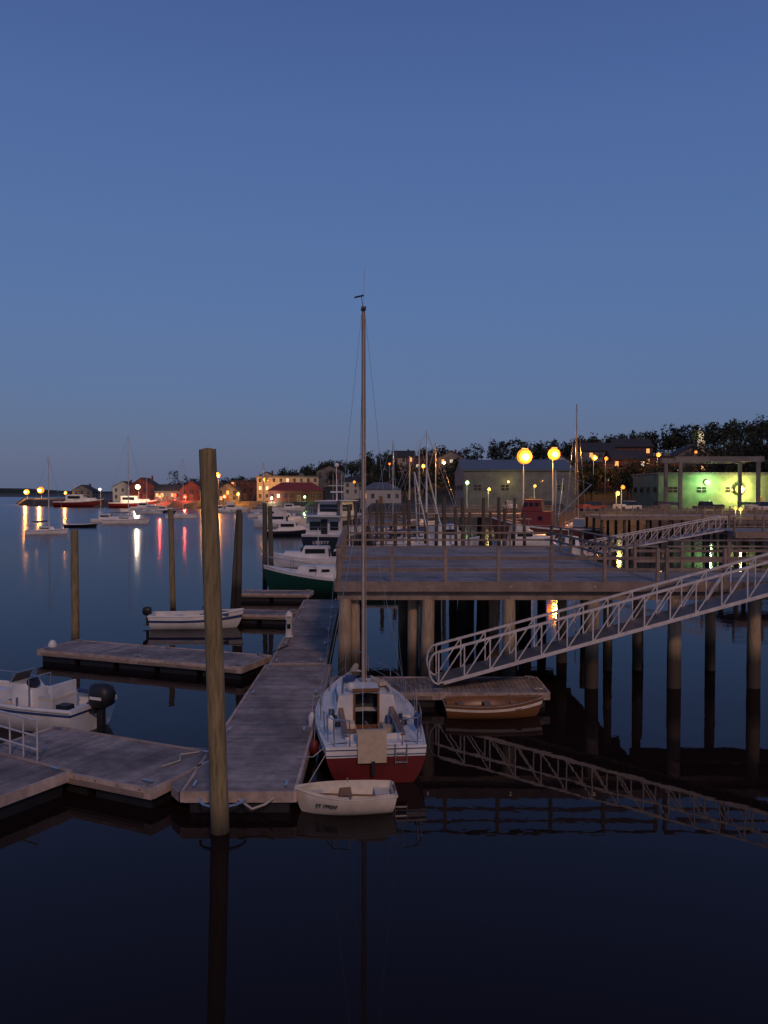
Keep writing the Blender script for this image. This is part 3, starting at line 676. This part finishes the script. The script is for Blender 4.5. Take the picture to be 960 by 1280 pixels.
# ------------------------------------------------------------------ buildings
def building(name,x,y,w,d,h,wall,roof,kind='gable_side',floors=2,cols=5,lit=.4,rot=0.,rh=2.5,z=None,door=True,win=(1.0,1.4)):
    if z is None: z=ground(x,y)
    lit=lit*.4
    e=empty(name,(x,y,z),rot); mb=MB()
    mb.box((0,0,h/2-1),(w,d,h+2),wall)
    if kind=='gable_front': mb.add([(-w/2,-d/2,h),(w/2,-d/2,h),(0,-d/2,h+rh),(-w/2,d/2,h),(w/2,d/2,h),(0,d/2,h+rh)],[(0,1,2),(3,5,4)],wall)
    if kind=='gable_side': mb.add([(-w/2,-d/2,h),(-w/2,d/2,h),(-w/2,0,h+rh),(w/2,-d/2,h),(w/2,d/2,h),(w/2,0,h+rh)],[(0,2,1),(3,4,5)],wall)
    mb.build('walls',e); mb=MB(); o=.4
    if kind=='gable_front':
        for sg in (1,-1):
            mb.add([(sg*(w/2+o),-d/2-o,h-o*rh/(w/2)+.05),(0,-d/2-o,h+rh+.05),(0,d/2+o,h+rh+.05),(sg*(w/2+o),d/2+o,h-o*rh/(w/2)+.05)],[(0,1,2,3)],roof)
            mb.beam((sg*(w/2+o),-d/2-o,h-o*rh/(w/2)),(0,-d/2-o,h+rh),.12,.2,roof)
    elif kind=='gable_side':
        for sg in (1,-1):
            mb.add([(-w/2-o,sg*(d/2+o),h-o*rh/(d/2)+.05),(w/2+o,sg*(d/2+o),h-o*rh/(d/2)+.05),(w/2+o,0,h+rh+.05),(-w/2-o,0,h+rh+.05)],[(0,1,2,3)],roof)
        mb.box((0,-d/2-o,h-o*rh/(d/2)-.1),(w+.8,.15,.22),roof)
    elif kind=='hip':
        q=[(-w/2-o,-d/2-o,h),(w/2+o,-d/2-o,h),(w/2+o,d/2+o,h),(-w/2-o,d/2+o,h),(-w/2+d/2,0,h+rh),(w/2-d/2,0,h+rh)]
        mb.add(q,[(0,1,5,4),(2,3,4,5),(1,2,5),(3,0,4),(0,3,2,1)],roof)
    else:
        mb.box((0,0,h+.12),(w+.5,d+.5,.24),roof); mb.box((0,-d/2-.05,h-.25),(w+.3,.3,.3),roof); mb.box((w*.2,0,h+.8),(1.8,1.8,1.2),'roof_metal')
    if kind!='flat' and w<22: mb.box((w*.22,d*.1,h+rh*.8),(.7,.7,rh*.9),'brick')
    mb.build('roof',e); mb=MB(); fh=h/floors
    for f in range(floors):
        for c in range(cols):
            wx=-w/2+(c+.5)*w/cols; wz=f*fh+fh*.52
            if door and f==0 and c==cols//2: continue
            mm=('win_warm' if R.random()<.75 else 'win_cool') if R.random()<lit else 'glass_and_shade_dark'
            mb.box((wx,-d/2-.03,wz),(win[0]+.2,.08,win[1]+.2),wall); mb.box((wx,-d/2-.06,wz),(win[0],.06,win[1]),mm); mb.box((wx,-d/2-.10,wz),(.06,.03,win[1]),'trim'); mb.box((wx,-d/2-.10,wz),(win[0],.03,.06),'trim')
        for sg in (1,-1):
            for c in range(max(1,int(d/4))):
                wy=-d/2+(c+.5)*d/max(1,int(d/4)); mm='win_warm' if R.random()<lit*.5 else 'glass_and_shade_dark'
                mb.box((sg*(w/2+.03),wy,f*fh+fh*.52),(.08,win[0]+.24,win[1]+.24),wall); mb.box((sg*(w/2+.06),wy,f*fh+fh*.52),(.06,win[0],win[1]),mm)
    mb.build('windows',e)
    if door:
        mb=MB(); wx=-w/2+(cols//2+.5)*w/cols; mb.box((wx,-d/2-.03,1.2),(1.4,.08,2.5),'trim'); mb.box((wx,-d/2-.07,1.15),(1.1,.06,2.2),'varnish'); mb.build('door',e)
building('waterfront_house',-116,360,9,9,6,'clap_white','roof_dark','gable_front',2,3,.5)
building('red_warehouse',-106,356,12,12,6,'clap_red','roof_dark','gable_front',2,4,.3,rh=4)
building('waterfront_shop',-94,352,11,10,4.5,'clap_grey','roof_dark','gable_side',1,5,.6)
building('red_warehouse',-83,350,10,10,5.0,'clap_red','roof_dark','gable_front',2,3,.4,rh=3.5)
building('waterfront_shop',-72,342,11,10,4.6,'clap_grey','roof_dark','gable_side',1,5,.8)
building('brick_building',-60,350,13,10,8,'brick','roof_dark','flat',3,5,.6)
building('waterfront_house',-62,322,8,9,4.5,'clap_grey','roof_dark','gable_front',2,3,.8)
building('waterfront_house',-140,375,9,8,4.5,'clap_grey','roof_dark','gable_front',2,3,.5)
building('hotel',-39,330,25,12,9.5,'clap_cream','roof_metal','flat',3,9,.7)
building('white_house',-50,345,8,8,9,'clap_white','roof_dark','gable_front',3,3,.5)
building('seafood_restaurant',-34,312,21,9,4.2,'clap_red','roof_red','hip',1,8,.6,rh=3.2)
building('white_house',-8,312,15,10,5,'clap_white','roof_dark','hip',2,5,.5,rh=3)
building('white_house',-24,360,12,10,6,'clap_grey','roof_dark','gable_front',2,4,.4)
building('boathouse',-1,262,13,9,4.4,'clap_white','roof_metal','hip',1,5,.5,rh=2.4)
building('brick_building',15,300,13,10,7.5,'brick','roof_dark','flat',3,5,.8)
building('white_house',24,290,9,9,6,'clap_grey','roof_dark','gable_front',2,3,.7)
building('white_house',8,330,9,9,6,'clap_cream','roof_dark','gable_side',2,3,.5)
building('boat_shed',30.5,192,25,22,8.6,'clap_grey','roof_metal','gable_side',1,4,0,rh=2.6,door=True,win=(1.6,1.2))
building('office_building',46,215,10,10,6.5,'clap_grey','roof_dark','flat',2,4,.5)
for i,(x,y,w,h,wl,k) in enumerate(((60,232,11,6,'brick','flat'),(71,236,10,6.5,'brick','gable_side'),(82,240,12,6.0,'brick','flat'),(92,244,9,5.5,'clap_grey','gable_front'),(66,254,12,6.5,'clap_grey','gable_side'),(79,258,12,6.5,'brick','gable_side'),(52,244,9,6,'clap_white','gable_front'))):
    building('town_building',x,y,w,9,h,wl,'roof_dark',k,2,4,.7)
building('industrial_building',82,184,44,18,7.3,'clap_green','roof_metal','flat',1,7,0,z=3.4,win=(2,1.2))
e=empty('boat_travel_lift',(64.5,158,3.2)); mb=MB()
for a in (-7.5,7.5):
    for b in (-4,4): mb.box((a,b,4.7),(.6,.6,9.4),'clap_grey')
for b in (-4,4): mb.box((0,b,9.8),(17,.7,1.0),'clap_grey')
for a in (-7.5,7.5): mb.box((a,0,1.2),(.6,8,.6),'clap_grey')
mb.build('frame',e)
x,y=104,264; z=ground(x,y)-6; e=empty('church',(x,y,z)); mb=MB(); mb.box((0,6,3.5),(8,14,9),'clap_white'); mb.add([(-4.3,-1.2,8),(4.3,-1.2,8),(0,-1.2,11),(-4.3,13.2,8),(4.3,13.2,8),(0,13.2,11)],[(0,1,2),(3,5,4),(0,2,5,3),(1,4,5,2)],'roof_dark'); mb.box((0,0,6),(2.6,2.6,12),'clap_white'); mb.box((0,0,13),(2.0,2.0,2.6),'clap_white')
mb.loft([mb.ell((0,0),1.1,1.1,14.3,8),mb.ell((0,0),.8,.8,15.2,8),mb.ell((0,0),.05,.05,16.4,8)],'clap_white',smooth=False); mb.build('steeple',e)
zc=z

def parked_truck(x,y,rot,c):
    e=empty('parked_truck',(x,y,ground(x,y)),rot); mb=MB(); mb.box((0,0,.7),(5,1.9,.6),c); mb.box((.5,0,1.35),(2.2,1.75,.8),'glass_and_shade_dark',taper=.82); mb.box((.5,0,1.77),(1.7,1.4,.05),c); mb.box((-1.7,0,1.1),(1.5,1.8,.25),c)
    for a in (-1.6,1.6):
        for b in (-.95,.95): mb.cyl((a,b-.1,.38),(a,b+.1,.38),.38,'black_rubber',n=12)
    mb.build('body',e)
for x,y,c in ((24,152,'gelcoat'),(31,150,'navy_hull'),(38,146,'roof_red'),(45,148,'gelcoat'),(52,150,'clap_grey'),(66,140,'gelcoat'),(58,143,'navy_hull')): parked_truck(x,y,R.choice((0,90,180,20)),c)

# ------------------------------------------------------------------ trees
def tree_mass(trees,name,leaf=.85,per=200):
    mb=MB(); vs=[];fs=[]
    for (x,y,z,h,r) in trees:
        mb.cyl((x,y,z-.5),(x+R.uniform(-.3,.3),y,z+h*.6),.25,'bark',.1,n=5)
        bl=[]
        for k in range(8):
            a=R.uniform(0,6.28); q=R.uniform(0,.75)*r; zz=z+h*R.uniform(.38,.86)
            bl.append((x+q*math.cos(a),y+q*math.sin(a),zz,r*R.uniform(.3,.5)))
        bl.append((x,y,z+h*.88,r*.35))
        for k in range(5): 
            b=R.choice(bl); mb.cyl((x,y,z+h*.35),(b[0],b[1],b[2]),.1,'bark',.03,n=4,cap=False)
        for k in range(per):
            b=R.choice(bl); a=R.uniform(0,6.28); c=R.uniform(-1,1); s=math.sqrt(1-c*c); rr=b[3]*R.uniform(.5,1.1)
            c0=Vector((b[0]+rr*s*math.cos(a),b[1]+rr*s*math.sin(a),b[2]+rr*c))
            i=len(vs)
            for q in range(3): vs.append(c0+Vector((R.uniform(-1,1),R.uniform(-1,1),R.uniform(-1,1)))*leaf*.75)
            fs.append((i,i+1,i+2))
    mb.add(vs,fs,'leaf'); return mb.build(name)
T=[]
def row(x0,x1,dy0,dy1,n,h0,h1):
    for i in range(n):
        x=R.uniform(x0,x1); y=lerp(Y0,x)+R.uniform(dy0,dy1); T.append((x,y,ground(x,y),R.uniform(h0,h1),R.uniform(3,4.6)))
row(-60,40,85,150,90,7,11); row(40,150,85,125,90,7,12.5); row(-20,60,10,60,30,6,8); row(100,150,20,85,50,8,12)
row(-200,-60,40,90,60,6,9); row(95,140,0,30,22,9,12); row(45,104,14,36,42,6,8.5); row(55,100,70,90,22,8,10); row(-10,35,25,60,22,6,8); row(-50,-5,38,70,20,6,8)
for i in range(26): x=R.uniform(90,135); y=R.uniform(212,235); T.append((x,y,ground(x,y)+1,R.uniform(12,16)+max(0,(x-96))*.16,R.uniform(4.5,6)))
T+=[(-97,372,3.2,14,5),(-93,374,3.2,12,4)]
tree_mass(T,'distant_trees')

# ------------------------------------------------------------------ lamps
def point(parent,loc,col,p,r=.4):
    l=bpy.data.lights.new('bulb','POINT'); l.energy=p; l.color=col; l.shadow_soft_size=r
    o=bpy.data.objects.new('bulb',l); scene.collection.objects.link(o); o.parent=parent; o.location=loc
COL={'lamp_orange':(1,.36,.05),'lamp_white':(1,.78,.5),'lamp_red':(1,.08,.04),'lamp_green':(.50,1,.30),'lamp_yellow':(1,.78,.20)}
def street_lamp(x,y,z,mt,r,p=0,zg=None,name='street_lamp',arm=True,hot=False):
    if zg is None: zg=max(0,ground(x,y))
    zg=min(zg,z-1)
    e=empty(name,(x,y,0)); mb=MB(); mb.cyl((0,.9 if arm else 0,zg-.5),(0,.9 if arm else 0,z+.35),.12,'steel',.07); 
    if arm: mb.cyl((0,.9,z+.35),(0,0,z+r+.1),.06,'steel')
    mb.box((0,0,z+r+.02),(r*.8,r*.8,.12),'steel'); mb.sphere((0,0,z),r,mt,18,10)
    if hot: mb.sphere((0,-r*.62,z-r*.08),r*.52,'lamp_hot',14,8)  # hot sphere added to imitate the bright core of the lamp glow
    mb.build('pole_and_glow_globe',e)
    if p: point(e,(0,-r-.7,z-.2),COL[mt],p)
street_lamp(22.8,130,12.4,'lamp_orange',1.25,8000,3.2,hot=True); street_lamp(27.6,130,12.8,'lamp_orange',1.0,4500,3.2,hot=True)  # globes oversized to imitate the glow around these two lamps
for x,y,z,m_,r,p in ((-201,450,7,'lamp_orange',1.5,14000),(-193,450,8,'lamp_orange',1.8,20000),(-120,338,8,'lamp_white',.5,0),(-104,338,9.0,'lamp_white',1.0,9000),
    (-95,340,5,'lamp_red',.8,4500),(-89,340,5.5,'lamp_red',.7,0),(-84,338,4.8,'lamp_red',.7,4500),(-75,333,8,'lamp_orange',.7,5000),(-66,318,13.5,'lamp_orange',1.05,9000),(-63,316,5,'lamp_orange',.7,0),
    (-48,320,12,'lamp_orange',.5,1800),(-43,306,4.5,'lamp_white',.5,1800),(-30,303,5,'lamp_green',.45,700),(-38,318,9,'lamp_white',.4,1300),(-11,296,10.5,'lamp_orange',.5,0),
    (14,285,16,'lamp_orange',.7,2500),(21,280,17,'lamp_white',.5,0),(17.9,172,8.7,'lamp_green',.4,250),(21,160,7.2,'lamp_yellow',.3,400),(33,175,8,'lamp_yellow',.3,120),
    (40.9,140,6.4,'lamp_yellow',.35,500),(42.4,142,7.5,'lamp_orange',.35,0),(57,217,16,'lamp_orange',.75,2500),(60.5,218,15.8,'lamp_orange',.5,0),(76,222,17,'lamp_orange',.55,1500),(88,226,18,'lamp_orange',.4,0),
    (-148,372,6.5,'lamp_orange',.7,4000),(2,290,17,'lamp_orange',.4,0),(-57,313,6,'lamp_orange',.6,4500)):
    street_lamp(x,y,z,m_,r,p,hot=(m_=='lamp_orange' and r>.58))
def wall_lamp(x,y,z,mt,r,p):
    e=empty('wall_lamp',(x,y,z)); mb=MB(); mb.box((0,.2,.1),(.3,.5,.3),'steel'); mb.sphere((0,-.2,0),r,mt,14,8); mb.sphere((0,-.2-r*.5,-r*.1),r*.65,'lamp_hot',14,8); mb.build('fitting',e); point(e,(0,-1.8,-.1),COL[mt],p,.3)
wall_lamp(77.5,174.4,7.3,'lamp_yellow',.95,6000); wall_lamp(70.3,174.4,8.8,'lamp_green',.5,2500); wall_lamp(28,180.6,9,'lamp_yellow',.3,120)
e=empty('flood_lamp',(101,257,zc+4)); mb=MB(); mb.box((0,0,0),(.5,.4,.4),'steel'); mb.cyl((0,0,-1),(0,0,0),.08,'steel'); mb.build('housing',e); point(e,(2.,3.5,10),(1,.8,.5),600)
for x,y,z in ((41,92,4.6),(43.5,99,4.6)):
    street_lamp(x,y,z,'lamp_yellow',.2,90,3.4,'wharf_lamp',False)

# ------------------------------------------------------------------ water (Fresnel mirror over dark silty body)
m,N,L=nt_new('water'); MATS['water']=m
N.remove(N['Principled BSDF']); out=N['Material Output']
dif=N.new('ShaderNodeBsdfDiffuse'); dif.inputs['Color'].default_value=(.014,.008,.007,1)
gl=N.new('ShaderNodeBsdfGlossy'); gl.inputs['Color'].default_value=(.64,.65,.70,1)
fr=N.new('ShaderNodeFresnel'); fr.inputs['IOR'].default_value=1.27; ms=N.new('ShaderNodeMixShader')
L.new(fr.outputs[0],ms.inputs[0]); L.new(dif.outputs[0],ms.inputs[1]); L.new(gl.outputs[0],ms.inputs[2]); L.new(ms.outputs[0],out.inputs['Surface'])
tc=N.new('ShaderNodeTexCoord'); sx=N.new('ShaderNodeSeparateXYZ'); L.new(tc.outputs['Object'],sx.inputs[0])
mr=N.new('ShaderNodeMapRange'); mr.inputs[1].default_value=25; mr.inputs[2].default_value=140; mr.inputs[3].default_value=.02; mr.inputs[4].default_value=.18
L.new(sx.outputs['Y'],mr.inputs[0]); L.new(mr.outputs[0],gl.inputs['Roughness'])
n1=N.new('ShaderNodeTexNoise'); n1.inputs['Scale'].default_value=1.1; n1.inputs['Detail'].default_value=3
L.new(tc.outputs['Object'],n1.inputs['Vector'])
n2=N.new('ShaderNodeTexNoise'); n2.inputs['Scale'].default_value=.05; n2.inputs['Detail'].default_value=2; L.new(tc.outputs['Object'],n2.inputs['Vector'])
mr2=N.new('ShaderNodeMapRange'); mr2.inputs[1].default_value=20; mr2.inputs[2].default_value=120; mr2.inputs[3].default_value=.022; mr2.inputs[4].default_value=.15
L.new(sx.outputs['Y'],mr2.inputs[0]); mu=N.new('ShaderNodeMath'); mu.operation='MULTIPLY'; L.new(mr2.outputs[0],mu.inputs[0]); L.new(n2.outputs['Fac'],mu.inputs[1])
bp=N.new('ShaderNodeBump'); bp.inputs['Distance'].default_value=.25; L.new(mu.outputs[0],bp.inputs['Strength']); L.new(n1.outputs['Fac'],bp.inputs['Height'])
L.new(bp.outputs[0],gl.inputs['Normal']); L.new(bp.outputs[0],fr.inputs['Normal'])
mb=MB(); mb.add([(-6000,-200,0),(6000,-200,0),(6000,9000,0),(-6000,9000,0)],[(0,1,2,3)],'water'); mb.build('water')

# ------------------------------------------------------------------ sky
w=bpy.data.worlds.new('World'); scene.world=w; w.use_nodes=True; N=w.node_tree.nodes; L=w.node_tree.links
bg=N['Background']; sky=N.new('ShaderNodeTexSky'); sky.sky_type='NISHITA'; sky.sun_disc=False
sky.sun_elevation=math.radians(2); sky.sun_rotation=math.radians(160)
tc=N.new('ShaderNodeTexCoord'); sx=N.new('ShaderNodeSeparateXYZ'); L.new(tc.outputs['Generated'],sx.inputs[0])
cr=N.new('ShaderNodeValToRGB'); cr.color_ramp.interpolation='B_SPLINE'; L.new(sx.outputs['Z'],cr.inputs[0])
C=[(0,(.096,.124,.205)),(.05,(.088,.135,.250)),(.12,(.082,.150,.315)),(.25,(.078,.153,.355)),(.42,(.062,.123,.325)),(.55,(.048,.096,.275)),(1,(.02,.045,.13))]
el=cr.color_ramp.elements; el[0].position=0; el[0].color=(*C[0][1],1); el[1].position=1; el[1].color=(*C[-1][1],1)
for p,c in C[1:-1]: q=el.new(p); q.color=(*c,1)
mx=N.new('ShaderNodeMix'); mx.data_type='RGBA'; mx.blend_type='ADD'; mx.inputs['Factor'].default_value=.015
L.new(cr.outputs[0],mx.inputs['A']); L.new(sky.outputs[0],mx.inputs['B'])
L.new(mx.outputs['Result'],bg.inputs['Color']); bg.inputs['Strength'].default_value=1.0
l=bpy.data.lights.new('lamp_behind_camera','SUN'); l.energy=.78; l.color=(1,.60,.40); l.angle=math.radians(6)  # stands in for an unseen street lamp on the wharf behind the camera
o=bpy.data.objects.new('lamp_behind_camera',l); scene.collection.objects.link(o)
d=Vector((-.25,1,-.62)); o.rotation_euler=d.to_track_quat('-Z','Y').to_euler()

# ------------------------------------------------------------------ camera
c=bpy.data.cameras.new('camera'); c.sensor_fit='VERTICAL'; c.sensor_height=36; c.lens=36*1000/1280; c.clip_end=12000; c.clip_start=.1
o=bpy.data.objects.new('camera',c); scene.collection.objects.link(o); o.location=(0,0,6.5); o.rotation_euler=(math.radians(90-1.37),0,0); scene.camera=o
